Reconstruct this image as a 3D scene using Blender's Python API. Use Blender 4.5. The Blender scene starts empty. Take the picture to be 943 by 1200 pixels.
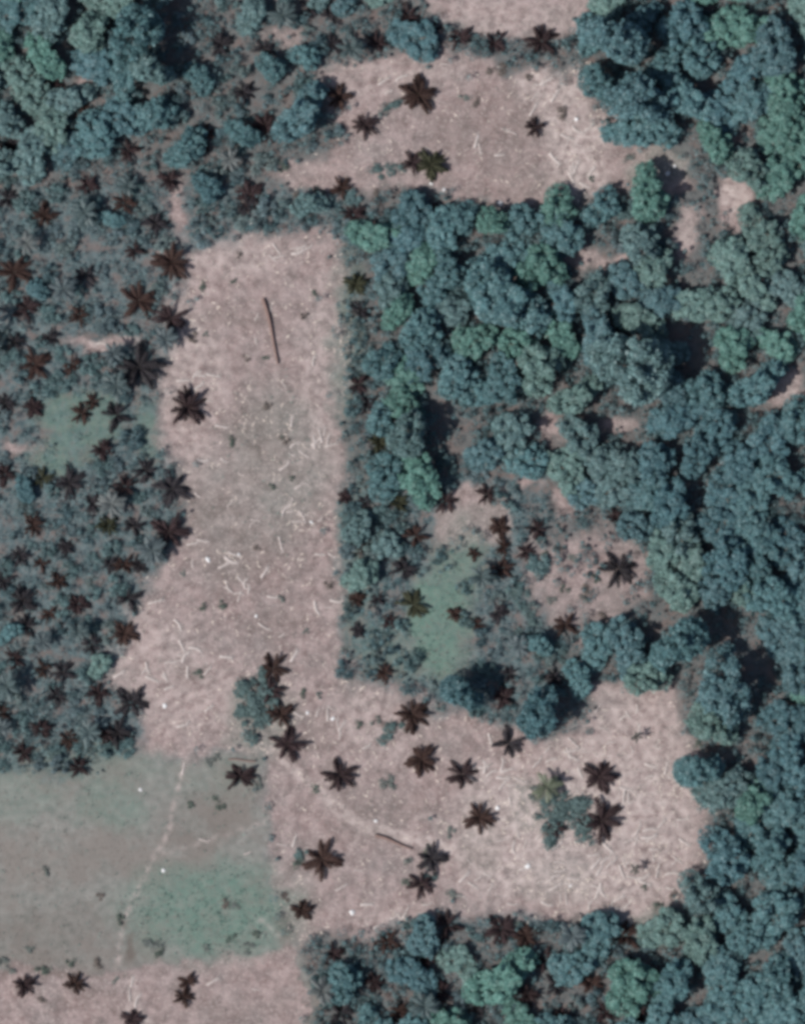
import bpy, math, numpy as np
from mathutils import Vector

rng = np.random.default_rng(20240611)
S = 5.0                      # photo pixels per metre
PX0, PY0 = 471.5, 600.0
def W(px, py): return ((px - PX0) / S, (PY0 - py) / S)

scene = bpy.context.scene
COL = scene.collection

# ------------------------------------------------------------------ sun, sky, camera
EL = math.radians(51.0)
SH = np.array([0.906, 0.423])            # direction shadows fall on the ground (world x, y)
sun_dir = Vector((-SH[0]*math.cos(EL), -SH[1]*math.cos(EL), math.sin(EL)))
sun = bpy.data.lights.new('sun', 'SUN'); sun.energy = 3.75; sun.angle = math.radians(0.53)
sun.color = (1.0, 0.985, 0.97)
so = bpy.data.objects.new('sun', sun); COL.objects.link(so)
so.rotation_euler = sun_dir.to_track_quat('Z', 'Y').to_euler(); so.location = (0, 0, 300)

world = bpy.data.worlds.new('World'); scene.world = world; world.use_nodes = True
nt = world.node_tree; nt.nodes.clear()
sky = nt.nodes.new('ShaderNodeTexSky'); sky.sky_type = 'NISHITA'; sky.sun_disc = False
sky.sun_elevation = EL; sky.sun_rotation = math.atan2(sun_dir.x, sun_dir.y)
sky.air_density = 1.0; sky.dust_density = 1.5; sky.ozone_density = 1.0
bg = nt.nodes.new('ShaderNodeBackground'); bg.inputs['Strength'].default_value = 0.075
wo = nt.nodes.new('ShaderNodeOutputWorld')
nt.links.new(sky.outputs[0], bg.inputs[0]); nt.links.new(bg.outputs[0], wo.inputs[0])

CAM_H = 2200.0
cam = bpy.data.cameras.new('camera'); cam.sensor_fit = 'VERTICAL'
cam.angle = 2 * math.atan(120.0 / CAM_H)
cam.clip_start = 10.0; cam.clip_end = 6000.0
co = bpy.data.objects.new('camera', cam); COL.objects.link(co); co.location = (0, 0, CAM_H)
scene.camera = co
scene.view_settings.view_transform = 'Standard'; scene.view_settings.look = 'None'
scene.view_settings.exposure = 0.42; scene.view_settings.gamma = 1.0
scene.view_settings.use_curve_mapping = False
scene.render.engine = 'CYCLES'
scene.cycles.filter_width = 4.0           # soft lens, like the photograph
scene.cycles.max_bounces = 6; scene.cycles.diffuse_bounces = 3; scene.cycles.transparent_max_bounces = 4

# ------------------------------------------------------------------ numpy value noise
def vnoise(x, y, scale, seed, octaves=3):
    out = np.zeros_like(x, dtype=float); amp, tot = 1.0, 0.0
    for o in range(octaves):
        r = np.random.default_rng(seed + o); n = 256; g = r.random((n, n))
        u, v = x / scale + 1000, y / scale + 1000
        i, j = np.floor(u).astype(int), np.floor(v).astype(int)
        f, h = u - i, v - j; f = f*f*(3-2*f); h = h*h*(3-2*h)
        a = g[i % n, j % n]; b = g[(i+1) % n, j % n]; c = g[i % n, (j+1) % n]; d = g[(i+1) % n, (j+1) % n]
        out += amp * ((a*(1-f)+b*f)*(1-h) + (c*(1-f)+d*f)*h); tot += amp
        amp *= 0.55; scale *= 0.5
    return out / tot

def sdist(px, py, poly):
    """signed distance in photo pixels to a polygon, positive inside"""
    P = np.array(poly, float); Q = np.roll(P, -1, axis=0)
    best = np.full(px.shape, 1e18); inside = np.zeros(px.shape, bool)
    for (ax, ay), (bx, by) in zip(P, Q):
        ex, ey = bx-ax, by-ay; L = ex*ex+ey*ey + 1e-9
        t = np.clip(((px-ax)*ex+(py-ay)*ey)/L, 0, 1)
        d = (px-ax-t*ex)**2 + (py-ay-t*ey)**2; best = np.minimum(best, d)
        c = ((ay > py) != (by > py)) & (px < (bx-ax)*(py-ay)/(by-ay+1e-12)+ax)
        inside ^= c
    return np.where(inside, 1, -1) * np.sqrt(best)
def sell(px, py, cx, cy, rx, ry):
    k = np.sqrt(((px-cx)/rx)**2 + ((py-cy)/ry)**2); return (1-k) * min(rx, ry)
def sm(d, w): t = np.clip(d/(2*w)+0.5, 0, 1); return t*t*(3-2*t)
def polyline(px, py, pts):
    best = np.full(px.shape, 1e18)
    for (ax, ay), (bx, by) in zip(pts, pts[1:]):
        ex, ey = bx-ax, by-ay; t = np.clip(((px-ax)*ex+(py-ay)*ey)/(ex*ex+ey*ey), 0, 1)
        best = np.minimum(best, (px-ax-t*ex)**2+(py-ay-t*ey)**2)
    return np.sqrt(best)

# ------------------------------------------------------------------ map of the place (photo pixels)
P_TOP = [(495,-60),(500,12),(530,30),(570,42),(640,45),(692,35),(708,-60)]
P_UP = [(372,82),(420,70),(520,62),(560,70),(610,85),(650,80),(680,95),(705,130),(725,165),(770,178),(802,190),(792,214),(745,222),(700,232),
        (640,240),(590,245),(540,235),(490,218),(440,225),(400,225),(345,225),(325,205),(345,185),(395,175),(405,150),(385,120)]
P_TALL = [(212,308),(235,288),(300,275),(385,277),(402,310),(402,400),(400,450),(405,520),(398,600),(398,700),(405,790),(440,800),(470,815),(540,840),
        (600,850),(640,868),(690,850),(700,820),(760,805),(795,808),(800,850),(825,890),(833,950),(825,1010),(800,1060),(760,1080),(690,1080),(600,1075),
        (520,1072),(460,1085),(400,1100),(345,1110),(325,1080),(318,980),(312,885),(150,880),(165,860),(172,825),(122,800),(140,770),(165,720),(170,680),
        (205,640),(215,600),(218,560),(190,520),(192,470),(190,430),(208,390),(212,340)]
P_FIELD = [(-60,905),(60,906),(110,900),(150,880),(312,885),(318,980),(325,1080),(345,1110),(362,1130),(362,1260),(-60,1260)]
P_STRIP = [(-60,1131),(60,1129),(142,1128),(180,1126),(250,1122),(330,1112),(350,1122),(358,1260),(-60,1260)]
P_MID = [(505,600),(590,588),(600,628),(562,650),(556,700),(562,755),(540,790),(480,790),(455,775),(470,735),(475,690),(500,650)]
P_EAST = [(618,640),(680,622),(735,625),(757,660),(760,700),(722,722),(680,742),(640,730),(620,690)]
P_EAST2 = [(690,800),(790,800),(800,830),(690,830)]
SPOTS = [(864,238,27,30),(868,156,13,9),(926,450,22,26),(690,302,24,14),(648,500,15,25),(718,497,24,10),(97,98,9,11),(212,245,10,34),
         (803,280,18,32),(788,212,22,14),(553,585,24,20),(625,570,14,10),(335,40,20,10),(730,300,18,9),(905,470,14,8),(20,525,16,9),(120,402,40,8),(190,300,16,8),(660,590,16,12)]
GREEN = [(95,490,52,34),(70,535,34,22),(175,497,14,32)]

def clear_dist(px, py):
    d = np.full(px.shape, -1e9)
    for p in (P_TOP, P_UP, P_TALL, P_FIELD, P_MID, P_EAST, P_EAST2): d = np.maximum(d, sdist(px, py, p))
    for c in SPOTS: d = np.maximum(d, sell(px, py, *c))
    for c in GREEN: d = np.maximum(d, sell(px, py, *c))
    return d

# ------------------------------------------------------------------ materials
def mat(name):
    m = bpy.data.materials.new(name); m.use_nodes = True
    n = m.node_tree; b = n.nodes['Principled BSDF']; return m, n, b
def N(n, t, **kw):
    x = n.nodes.new(t)
    for k, v in kw.items(): setattr(x, k, v)
    return x
def noise(n, vec, scale, detail=3.0, rough=0.55):
    x = N(n, 'ShaderNodeTexNoise'); x.inputs['Scale'].default_value = scale; x.inputs['Detail'].default_value = detail
    x.inputs['Roughness'].default_value = rough; n.links.new(vec, x.inputs['Vector']); return x.outputs['Fac']
def maprange(n, f, a, b, c, d):
    x = N(n, 'ShaderNodeMapRange'); n.links.new(f, x.inputs[0])
    for i, v in zip((1,2,3,4), (a,b,c,d)): x.inputs[i].default_value = v
    return x.outputs[0]
def mix(n, f, a, b, typ='MIX'):
    x = N(n, 'ShaderNodeMix', data_type='RGBA', blend_type=typ)
    for s, v in ((0, f), (6, a), (7, b)):
        if isinstance(v, (int, float)): x.inputs[s].default_value = v
        elif isinstance(v, tuple): x.inputs[s].default_value = (*v, 1)
        else: n.links.new(v, x.inputs[s])
    return x.outputs[2]
def math_(n, op, a, b):
    x = N(n, 'ShaderNodeMath', operation=op)
    for s, v in ((0, a), (1, b)):
        if isinstance(v, (int, float)): x.inputs[s].default_value = v
        else: n.links.new(v, x.inputs[s])
    return x.outputs[0]

def foliage(name, spec=0.35, rough=0.5, lo=0.72, hi=1.5, scale=0.9, transl=0.12):
    m, n, b = mat(name)
    oi = N(n, 'ShaderNodeObjectInfo'); tc = N(n, 'ShaderNodeTexCoord')
    f = noise(n, tc.outputs['Object'], scale, 4.0)
    g = noise(n, tc.outputs['Object'], scale*4.5, 2.0)
    v = math_(n, 'MULTIPLY', maprange(n, f, .3, .7, lo, hi), maprange(n, g, .3, .7, .75, 1.25))
    c = mix(n, 1.0, oi.outputs['Color'], v, 'MULTIPLY')
    c = mix(n, maprange(n, g, .55, .8, 0, .25), c, (.16, .17, .07))
    n.links.new(c, b.inputs['Base Color'])
    b.inputs['Roughness'].default_value = rough; b.inputs['Specular IOR Level'].default_value = spec
    if transl:
        t = N(n, 'ShaderNodeBsdfTranslucent'); n.links.new(c, t.inputs[0])
        ms = N(n, 'ShaderNodeMixShader'); ms.inputs[0].default_value = transl
        n.links.new(b.outputs[0], ms.inputs[1]); n.links.new(t.outputs[0], ms.inputs[2])
        n.links.new(ms.outputs[0], n.nodes['Material Output'].inputs[0])
    return m
M_LEAF = foliage('leaf', transl=.25)
M_PALM = foliage('palm_frond', spec=0.45, rough=0.5, lo=0.85, hi=1.2, scale=1.5, transl=0.45)
M_SHADOW_FROND = foliage('shadow_frond', spec=0.12, rough=0.75, lo=.75, hi=1.3, scale=1.2, transl=0.1)  # frond colour imitates the shade of a palm shadow
M_WEED = foliage('weed', spec=0.2, rough=0.7, transl=.3)

def plain(name, col, var=0.3, scale=3.0, rough=0.85):
    m, n, b = mat(name); tc = N(n, 'ShaderNodeTexCoord')
    f = noise(n, tc.outputs['Object'], scale, 4.0)
    n.links.new(mix(n, f, tuple(c*(1-var) for c in col), tuple(min(1, c*(1+var)) for c in col)), b.inputs['Base Color'])
    b.inputs['Roughness'].default_value = rough; b.inputs['Specular IOR Level'].default_value = 0.2
    return m
M_BARK = plain('bark', (.20, .16, .13), .4, 4.0)
M_DRY = plain('dry_frond', (.42, .36, .33), .3, 2.0)
M_LOG = plain('dead_trunk', (.19, .125, .105), .35, 2.0)
M_STONE = plain('pale_stone', (.62, .60, .58), .08, 2.0)
M_LITTER = plain('litter', (.52, .44, .38), .35, 0.6)

# ------------------------------------------------------------------ mesh helpers
def mesh_from(name, V, F, mtl, smooth=False):
    V = np.asarray(V, np.float32); F = np.asarray(F, np.int32)
    me = bpy.data.meshes.new(name); k = F.shape[1]
    me.vertices.add(len(V)); me.vertices.foreach_set('co', V.ravel())
    me.loops.add(F.size); me.loops.foreach_set('vertex_index', F.ravel())
    me.polygons.add(len(F)); me.polygons.foreach_set('loop_start', np.arange(0, F.size, k, dtype=np.int32))
    me.update(calc_edges=True); me.validate()
    if smooth: me.polygons.foreach_set('use_smooth', np.ones(len(me.polygons), bool))
    me.materials.append(mtl); return me
def unit(v): return v / (np.linalg.norm(v, axis=-1, keepdims=True) + 1e-9)
def leaf_quads(P, Nrm, L, Wd, r):
    """one rhombic leaf clump per point"""
    k = len(P); t = unit(np.cross(Nrm, r.normal(size=(k, 3)))); b = np.cross(Nrm, t)
    L = np.broadcast_to(np.asarray(L), (k,))[:, None]; Wd = np.broadcast_to(np.asarray(Wd), (k,))[:, None]
    V = np.stack([P + t*L, P + b*Wd, P - t*L*0.8, P - b*Wd], 1).reshape(-1, 3)
    return V, np.arange(k*4).reshape(-1, 4)
def tube(pts, rad, seg=7):
    pts = np.asarray(pts, float); rad = np.asarray(rad, float); k = len(pts)
    d = unit(np.gradient(pts, axis=0)); ref = np.where(np.abs(d[:, 2:3]) > .9, [[1., 0, 0]], [[0, 0, 1.]])
    u = unit(np.cross(d, ref)); v = np.cross(d, u)
    a = np.linspace(0, 2*np.pi, seg, endpoint=False)
    V = (pts[:, None] + rad[:, None, None]*(np.cos(a)[None, :, None]*u[:, None] + np.sin(a)[None, :, None]*v[:, None])).reshape(-1, 3)
    F = [[i*seg+j, i*seg+(j+1) % seg, (i+1)*seg+(j+1) % seg, (i+1)*seg+j] for i in range(k-1) for j in range(seg)]
    c0, c1 = len(V), len(V)+1; V = np.vstack([V, pts[:1], pts[-1:]])
    F += [[c0, (j+1) % seg, j, j] for j in range(0)]
    F += [[c1, (k-1)*seg+j, (k-1)*seg+(j+1) % seg, (k-1)*seg+(j+2) % seg] for j in range(0, seg-1, 2)]
    return V, np.array(F)
def join(parts):
    Vs, Fs, o = [], [], 0
    for V, F in parts: Vs.append(V); Fs.append(np.asarray(F)+o); o += len(V)
    return np.vstack(Vs), np.vstack(Fs)

# ------------------------------------------------------------------ broadleaf tree prototypes (crown radius 4 m, ground at 0)
def crown_mesh(seed, style, height):
    r = np.random.default_rng(seed); R = 4.0; parts = []
    nl, rb, k0 = {'lumpy': (30, .82, 360), 'fine': (46, .62, 380), 'open': (26, .72, 380)}[style]
    a0 = r.random()*6.28; e = r.uniform(.68, .95); pts = []
    while len(pts) < nl:
        a, q = r.random()*6.28, R*math.sqrt(r.random())*1.02
        q *= 1 + .28*math.sin(2*a+a0) + .18*math.sin(3*a+2*a0)
        p = np.array([q*math.cos(a), q*math.sin(a)*e])
        if all(np.hypot(*(p-o)) > rb*(.95 if len(pts) < nl*.7 else .6) for o in pts): pts.append(p)
        elif r.random() < .02: pts.append(p)
    for i, p in enumerate(pts):
        qq = np.hypot(*p)/R; rad = rb*r.uniform(.6, 1.25)
        z = height*(1 - .30*qq**2) + r.normal()*.65
        c = np.array([p[0], p[1], z - rad*.5]); st = np.array([r.uniform(.7, 1.45), r.uniform(.7, 1.45), .55])
        k = int(k0*(rad/1.0)**2)
        d = unit(r.normal(size=(k, 3))); d[:, 2] = np.abs(d[:, 2]) - .4*(r.random(k) < .35); d = unit(d)
        sh = 1 + .3*np.sin(d[:, :1]*4+i)*np.cos(d[:, 1:2]*5+i*1.7)
        P = c + d*rad*sh*(.4+.8*r.random((k, 1)))*st
        nn = unit(d*.8 + np.array([0, 0, .4]) + r.normal(size=(k, 3))*.5)
        s_ = r.uniform(.10, .26, k)
        parts.append(leaf_quads(P, nn, s_*1.4, s_*.9, r))
    k = 2400         # loose sprays between and beyond the clumps
    a = r.random(k)*6.28; q = R*np.sqrt(r.random(k))*1.1*(1+.28*np.sin(2*a+a0)+.18*np.sin(3*a+2*a0))
    P = np.stack([q*np.cos(a), q*np.sin(a)*e, height*(.45+.35*r.random(k))*(1-.3*np.clip(q/R, 0, 1.2)**2)], 1)
    parts.append(leaf_quads(P, unit(r.normal(size=(k, 3))*.6+[0, 0, 1]), r.uniform(.15, .32, k), r.uniform(.1, .2, k), r))
    V, F = join(parts); return mesh_from('crown', V, F, M_LEAF)
def tree_trunk_mesh(seed, height):
    r = np.random.default_rng(seed); hb = height*.55
    parts = [tube([(0,0,-.3),(0,0,.3),(.1,0,hb*.5),(.05,.1,hb)], [.45,.33,.26,.2])]
    for i in range(6):
        a = i*1.05+r.random()*.6; l = r.uniform(1.6, 2.8)
        parts.append(tube([(.05,.1,hb*.9),(.5*l*math.cos(a),.5*l*math.sin(a),hb+height*.1),(l*math.cos(a),l*math.sin(a),hb+height*.24)], [.15,.1,.03], 5))
    V, F = join(parts); return mesh_from('trunk', V, F, M_BARK)
TREES = []
for i, (st, h) in enumerate([('lumpy',7.0),('lumpy',7.8),('fine',6.6),('fine',7.4),('open',6.8),('lumpy',6.4),('open',7.4),('fine',8.0),('lumpy',7.2),('open',7.0),('fine',7.0),('lumpy',7.5),('open',6.5)]):
    TREES.append((crown_mesh(100+i, st, h), tree_trunk_mesh(200+i, h)))
TALL = []
for i, (st, h) in enumerate([('lumpy',9.0),('fine',8.6),('lumpy',8.4)]):
    TALL.append((crown_mesh(130+i, st, h), tree_trunk_mesh(230+i, h)))

# ------------------------------------------------------------------ palm prototypes (frond reach about 4 m)
def frond(r, az, rise, length, droop, w=.95, n=15):
    t = np.linspace(0, 1, n); el = rise - droop*t**1.3
    ds = length/(n-1)
    x = np.concatenate([[0], np.cumsum(np.cos(el[:-1])*ds)]); z = np.concatenate([[0], np.cumsum(np.sin(el[:-1])*ds)])
    side = r.normal()*.12; y = side*t**2*length
    ca, sa = math.cos(az), math.sin(az)
    R_ = np.stack([x*ca - y*sa, x*sa + y*ca, z], 1)
    parts = [tube(R_[::2], np.linspace(.06, .012, len(R_[::2])), 4)]
    # leaflets
    k = 30; s = np.linspace(.12, 1.0, k)
    base = np.stack([np.interp(s, t, R_[:, j]) for j in range(3)], 1)
    tang = unit(np.stack([np.interp(s, t, np.gradient(R_, axis=0)[:, j]) for j in range(3)], 1))
    lat = unit(np.cross(tang, [0, 0, 1])); up = np.cross(lat, tang)
    ln = w*np.sin(np.clip(s*1.0+.08, 0, 1)*np.pi*.86+.12)**.6*r.uniform(.85, 1.1, k)
    V = []
    for sg in (-1, 1):
        d = unit(lat*sg*.78 + tang*.52 - up*.42 + r.normal(size=(k, 3))*.07)
        hw = .085*length/4.2
        tip = base + d*ln[:, None]*.9 - np.array([0, 0, 1])*(ln[:, None]*.2)
        V.append(np.stack([base - tang*hw, base + tang*hw, tip + tang*hw*.35, tip - tang*hw*.35], 1).reshape(-1, 3))
    V = np.vstack(V); parts.append((V, np.arange(len(V)).reshape(-1, 4)))
    return join(parts)
def palm_crown_mesh(seed, nf, h, reach=4.2, spread=1.0):
    r = np.random.default_rng(seed); parts = []
    for i in range(nf):
        u = i/(nf-1)                       # young upright fronds first, old drooping ones last
        az = i*2.39996 + r.normal()*.22
        rise = math.radians(68 - 62*u*spread + r.normal()*6); L = reach*(.8+.25*min(1, u*2.2))*r.uniform(.9, 1.08)
        parts.append(frond(r, az, rise, L, math.radians(55+25*u + r.normal()*8), w=1.12*r.uniform(.85, 1.1)))
    V, F = join(parts); V = V + [0, 0, h]
    return mesh_from('crown', V, F, M_PALM)
def palm_trunk_mesh(seed, h):
    r = np.random.default_rng(seed); k = 14; t = np.linspace(0, 1, k); b = r.normal(size=2)*.12
    pts = np.stack([b[0]*np.sin(t*3.1), b[1]*np.sin(t*3.1), t*(h+.4)-.3], 1); pts[-1, :2] = 0
    rad = .17 - .06*t + .1*np.exp(-t*14) + .012*(np.arange(k) % 2)
    V, F = tube(pts, rad, 8); return mesh_from('trunk', V, F, M_BARK, True)
PALMS = []
for i, (nf, h) in enumerate([(17,10.0),(14,9.2),(19,10.4),(12,9.6),(18,8.8),(15,10.8),(13,10.2),(20,9.8)]):
    PALMS.append((palm_crown_mesh(300+i, nf, h), palm_trunk_mesh(320+i, h), h))
YOUNG = []
for i, (nf, h) in enumerate([(9,6.0),(11,6.8),(8,5.4)]):
    YOUNG.append((palm_crown_mesh(340+i, nf, h, 3.6), palm_trunk_mesh(350+i, h), h))

SHADOW_PALMS = []  # low palms shaped and darkened to imitate cast palm shadows
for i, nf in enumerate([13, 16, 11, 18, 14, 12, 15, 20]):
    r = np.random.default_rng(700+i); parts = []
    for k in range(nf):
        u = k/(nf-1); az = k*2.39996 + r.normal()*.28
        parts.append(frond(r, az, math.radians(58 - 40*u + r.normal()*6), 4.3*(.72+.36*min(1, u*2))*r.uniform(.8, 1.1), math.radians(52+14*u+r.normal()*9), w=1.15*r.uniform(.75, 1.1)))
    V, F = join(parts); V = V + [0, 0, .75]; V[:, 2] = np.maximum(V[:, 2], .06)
    SHADOW_PALMS.append((mesh_from('crown', V, F, M_SHADOW_FROND), palm_trunk_mesh(720+i, .75), .75))

# ------------------------------------------------------------------ registry of things (labels are written at the end)
THINGS = []      # dict(obj, px, py, kind noun, look)
def link(o): COL.objects.link(o); return o
def thing(name, parts, px, py, scale, rotz, color, noun, look, cat, group, tilt=(0,0)):
    x, y = W(px, py)
    root = link(bpy.data.objects.new(name, None)); root.empty_display_size = .5
    root.location = (x, y, ground_z(x, y)); root.scale = (scale,)*3 if not isinstance(scale, tuple) else scale
    root.rotation_euler = (tilt[0], tilt[1], rotz)
    for nm, me in parts:
        c = link(bpy.data.objects.new(nm, me)); c.parent = root; c.color = (*color, 1)
    root['category'] = cat; root['group'] = group
    THINGS.append(dict(o=root, x=px, y=py, noun=noun, look=look)); return root
def single(name, me, px, py, scale, rotz, color, noun, look, cat, group, dz=0.0):
    x, y = W(px, py)
    o = link(bpy.data.objects.new(name, me)); o.location = (x, y, ground_z(x, y)+dz)
    o.scale = (scale,)*3 if not isinstance(scale, tuple) else scale; o.rotation_euler = (0, 0, rotz); o.color = (*color, 1)
    o['category'] = cat; o['group'] = group
    THINGS.append(dict(o=o, x=px, y=py, noun=noun, look=look)); return o
def ground_z(x, y):
    return float(gz(np.array([x]), np.array([y]))[0])
def gz(x, y):
    return (vnoise(x, y, 40.0, 5, 2)-.5)*1.0 + (vnoise(x, y, 3.0, 9, 2)-.5)*.22

# ------------------------------------------------------------------ ground: one sheet out to the horizon
def axis(half, step):
    a = np.arange(-half, half+step*.5, step); out = [half]; s = step
    while out[-1] < 4000: s *= 1.45; out.append(out[-1]+s)
    o = np.array(out[1:]); return np.concatenate([-o[::-1], a, o])
gx, gy = axis(104.0, .5), axis(130.0, .5)
X, Y = np.meshgrid(gx, gy); x, y = X.ravel(), Y.ravel()
px, py = x*S+PX0, PY0-y*S
wx = (vnoise(x, y, 6.0, 21, 4)-.5)*44; wy = (vnoise(x, y, 6.0, 31, 4)-.5)*44
qx, qy = px+wx, py+wy
far = (np.abs(x) > 104) | (np.abs(y) > 130)
d_top, d_up, d_tall = (sdist(qx, qy, p) for p in (P_TOP, P_UP, P_TALL))
d_field, d_strip, d_mid, d_east = (sdist(qx, qy, p) for p in (P_FIELD, P_STRIP, P_MID, P_EAST))
bare = np.maximum.reduce([sm(d_top, 6), sm(d_up, 8), sm(d_tall, 12), sm(d_strip, 5), sm(d_east, 10)*.85, sm(sdist(qx, qy, P_EAST2), 8)])
for c in SPOTS: bare = np.maximum(bare, sm(sell(qx, qy, *c), 5))
bare = np.maximum(bare, sm(sdist(qx, qy, [(500,598),(590,585),(600,625),(560,640),(510,640)]), 6))
field = np.maximum(sm(d_field, 10)*(1-sm(d_strip, 4)), .45*sm(d_mid, 12))
green = np.zeros_like(x)
def g_add(cx, cy, rx, ry, a, w=10): 
    global green; green = np.maximum(green, a*sm(sell(qx, qy, cx, cy, rx, ry), w))
g_add(514,728,38,68,1.0,16); g_add(545,668,22,44,.7,14); g_add(470,760,50,40,.35); g_add(252,1066,100,54,.8,26); g_add(240,915,60,24,.2,16); g_add(290,1075,60,40,.35,18); g_add(130,940,45,34,.45,14); g_add(20,930,60,34,.3,14)
for c in GREEN: g_add(*c, .65)
g_add(330,545,58,90,.26,24); g_add(270,600,50,70,.18,24); g_add(655,1035,45,26,.22,10); g_add(420,660,22,120,.3,14)
g_add(560,985,30,40,.25,12); g_add(640,945,45,30,.3,12); g_add(750,1085,60,18,.4,10); g_add(300,840,40,45,.35,14)
g_add(405,390,16,110,.45,10); g_add(100,890,90,22,.35,12); g_add(770,195,36,18,.35,8)
pale = np.zeros_like(x)
def p_add(cx, cy, rx, ry, a, w=12):
    global pale; pale = np.maximum(pale, a*sm(sell(qx, qy, cx, cy, rx, ry), w))
p_add(678,185,34,55,1.0); p_add(645,105,40,26,.9); p_add(660,140,30,40,.6); p_add(450,85,70,12,.5); p_add(720,960,95,110,.8,34); p_add(600,985,80,75,.75,30); p_add(590,915,50,22,.6); p_add(672,885,40,12,.7); p_add(745,860,60,50,.6,20)
p_add(230,440,34,120,.45,14); p_add(270,300,60,24,.5); p_add(180,760,60,40,.45); p_add(865,232,20,20,.9,8); p_add(590,20,90,26,.4)
p_add(430,850,60,40,.35,16); p_add(215,800,60,60,.4,20); p_add(156,1172,10,34,.8,5); p_add(745,830,45,30,.5); p_add(470,1075,70,18,.4,8)
p_add(375,440,20,120,.35,10); p_add(926,450,20,22,.6,8); p_add(800,278,12,24,.6,6)
def line(pts, w, a, soft=2.5):
    global pale; ln = polyline(px+wx*.12, py+wy*.12, pts); pale = np.maximum(pale, a*sm(w-ln, soft))
line([(216,890),(206,930),(198,972),(182,1000),(168,1030),(150,1070),(140,1095),(138,1130),(142,1160)], 3.0, .5)
line([(372,925),(400,952),(425,967),(455,976),(500,986),(540,1000)], 7.0, 1.0)
line([(385,912),(372,925),(345,905),(320,880)], 4.5, .6)
line([(455,976),(480,960),(505,955)], 3.0, .5); line([(425,967),(415,990),(400,1010)], 3.0, .4)
line([(420,110),(450,95),(478,84),(520,78)], 3.0, .6); line([(400,128),(440,112),(470,100)], 2.5, .45)
line([(240,442),(205,445),(180,443)], 3.0, .45); line([(345,1112),(325,1095),(300,1075)], 3.0, .3)
line([(330,1040),(360,1030),(385,1018)], 3.0, .45); line([(100,402),(160,398)], 3.5, .5); line([(188,440),(194,480),(190,520),(198,560)], 2.5, .3)
line([(190,1000),(240,985),(300,968),(318,960)], 2.5, .35); line([(398,650),(400,720)], 3, .35); line([(360,708),(400,715)], 3, .4)
line([(0,1131),(60,1129),(142,1127)], 2.2, -.0)
dark = np.zeros_like(x)      # damp / litter-stained soil with a shape of its own
def d_add(cx, cy, rx, ry, a, w=8):
    global dark; dark = np.maximum(dark, a*sm(sell(qx, qy, cx, cy, rx, ry), w))
d_add(150,1104,9,14,.7,5); d_add(330,1095,12,22,.4,6); d_add(430,955,45,25,.25,14); d_add(575,150,60,50,.25,20); d_add(60,1135,90,5,.5,4)
d_add(235,960,50,30,.2,14); d_add(300,660,60,40,.25,20); d_add(620,210,40,25,.25,12); d_add(60,1090,80,30,.25,16); d_add(225,790,25,12,.35,8); d_add(300,505,40,30,.25,16); d_add(240,600,30,16,.3,10); d_add(320,730,40,18,.3,10); d_add(280,370,40,14,.25,8); d_add(560,1000,26,16,.3,10); d_add(700,1000,26,14,.3,8); d_add(470,950,40,12,.25,8); d_add(365,860,30,14,.3,8); d_add(760,1010,18,30,.25,8); d_add(110,1170,40,16,.25,10); d_add(270,1180,50,14,.25,10)
spk = vnoise(x, y, 1.3, 77, 2); bare = bare*(1 - .0*spk)
V = np.stack([x, y, gz(x, y)*np.where(far, .4, 1)], 1); V[:, 2] -= np.where(far, .5, 0)
forest = ((px > 640) | ((px > 400) & (py < 560)) | (py > 1085) | (py < 220)).astype(float)
nx, ny = len(gx), len(gy); I = np.arange(nx*ny).reshape(ny, nx)
F = np.stack([I[:-1,:-1], I[:-1,1:], I[1:,1:], I[1:,:-1]], -1).reshape(-1, 4)

m, n, b = mat('ground')
def mix(n, f, a, b, typ='MIX', _m=mix):
    k = lambda v: tuple(q*.75 for q in v) if isinstance(v, tuple) else v
    return _m(n, f, k(a), k(b), typ)
a1 = N(n, 'ShaderNodeAttribute', attribute_name='cover'); a2 = N(n, 'ShaderNodeAttribute', attribute_name='tone')
s1 = N(n, 'ShaderNodeSeparateColor'); n.links.new(a1.outputs['Color'], s1.inputs[0])
s2 = N(n, 'ShaderNodeSeparateColor'); n.links.new(a2.outputs['Color'], s2.inputs[0])
geo = N(n, 'ShaderNodeNewGeometry'); P = geo.outputs['Position']
n1, n2, n3, n4 = noise(n, P, .08, 5, .65), noise(n, P, .55, 5, .65), noise(n, P, 1.9, 4, .7), noise(n, P, .28, 4, .6)
under = mix(n, maprange(n, n2, .4, .6, 0, 1), (.072, .106, .112), (.150, .188, .190))
under = mix(n, maprange(n, n4, .48, .64, 0, .8), under, (.19, .145, .132))
under = mix(n, math_(n, 'MULTIPLY', s2.outputs[2], .4), under, (.17, .125, .11))
soil = mix(n, maprange(n, n2, .38, .62, 0, 1), (.222, .160, .148), (.396, .297, .276))
soil = mix(n, maprange(n, n1, .4, .65, 0, .5), soil, (.232, .220, .206))
soil = mix(n, maprange(n, n4, .5, .62, 0, .6), soil, (.410, .318, .298))
soil = mix(n, maprange(n, n4, .48, .36, 0, .5), soil, (.182, .142, .134))
fld = mix(n, maprange(n, n2, .36, .64, 0, 1), (.188, .188, .168), (.292, .278, .252))
fld = mix(n, maprange(n, n1, .45, .58, 0, .85), fld, (.225, .198, .176))
grn = mix(n, maprange(n, n2, .3, .7, 0, 1), (.108, .185, .150), (.180, .255, .208))
pal = mix(n, maprange(n, n2, .3, .7, 0, 1), (.43, .345, .315), (.60, .50, .46))
c = mix(n, s1.outputs[0], under, soil)
c = mix(n, s1.outputs[1], c, fld)
gm = math_(n, 'MULTIPLY', s1.outputs[2], maprange(n, n4, .25, .6, .55, 1.15))
c = mix(n, gm, c, grn)
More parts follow.
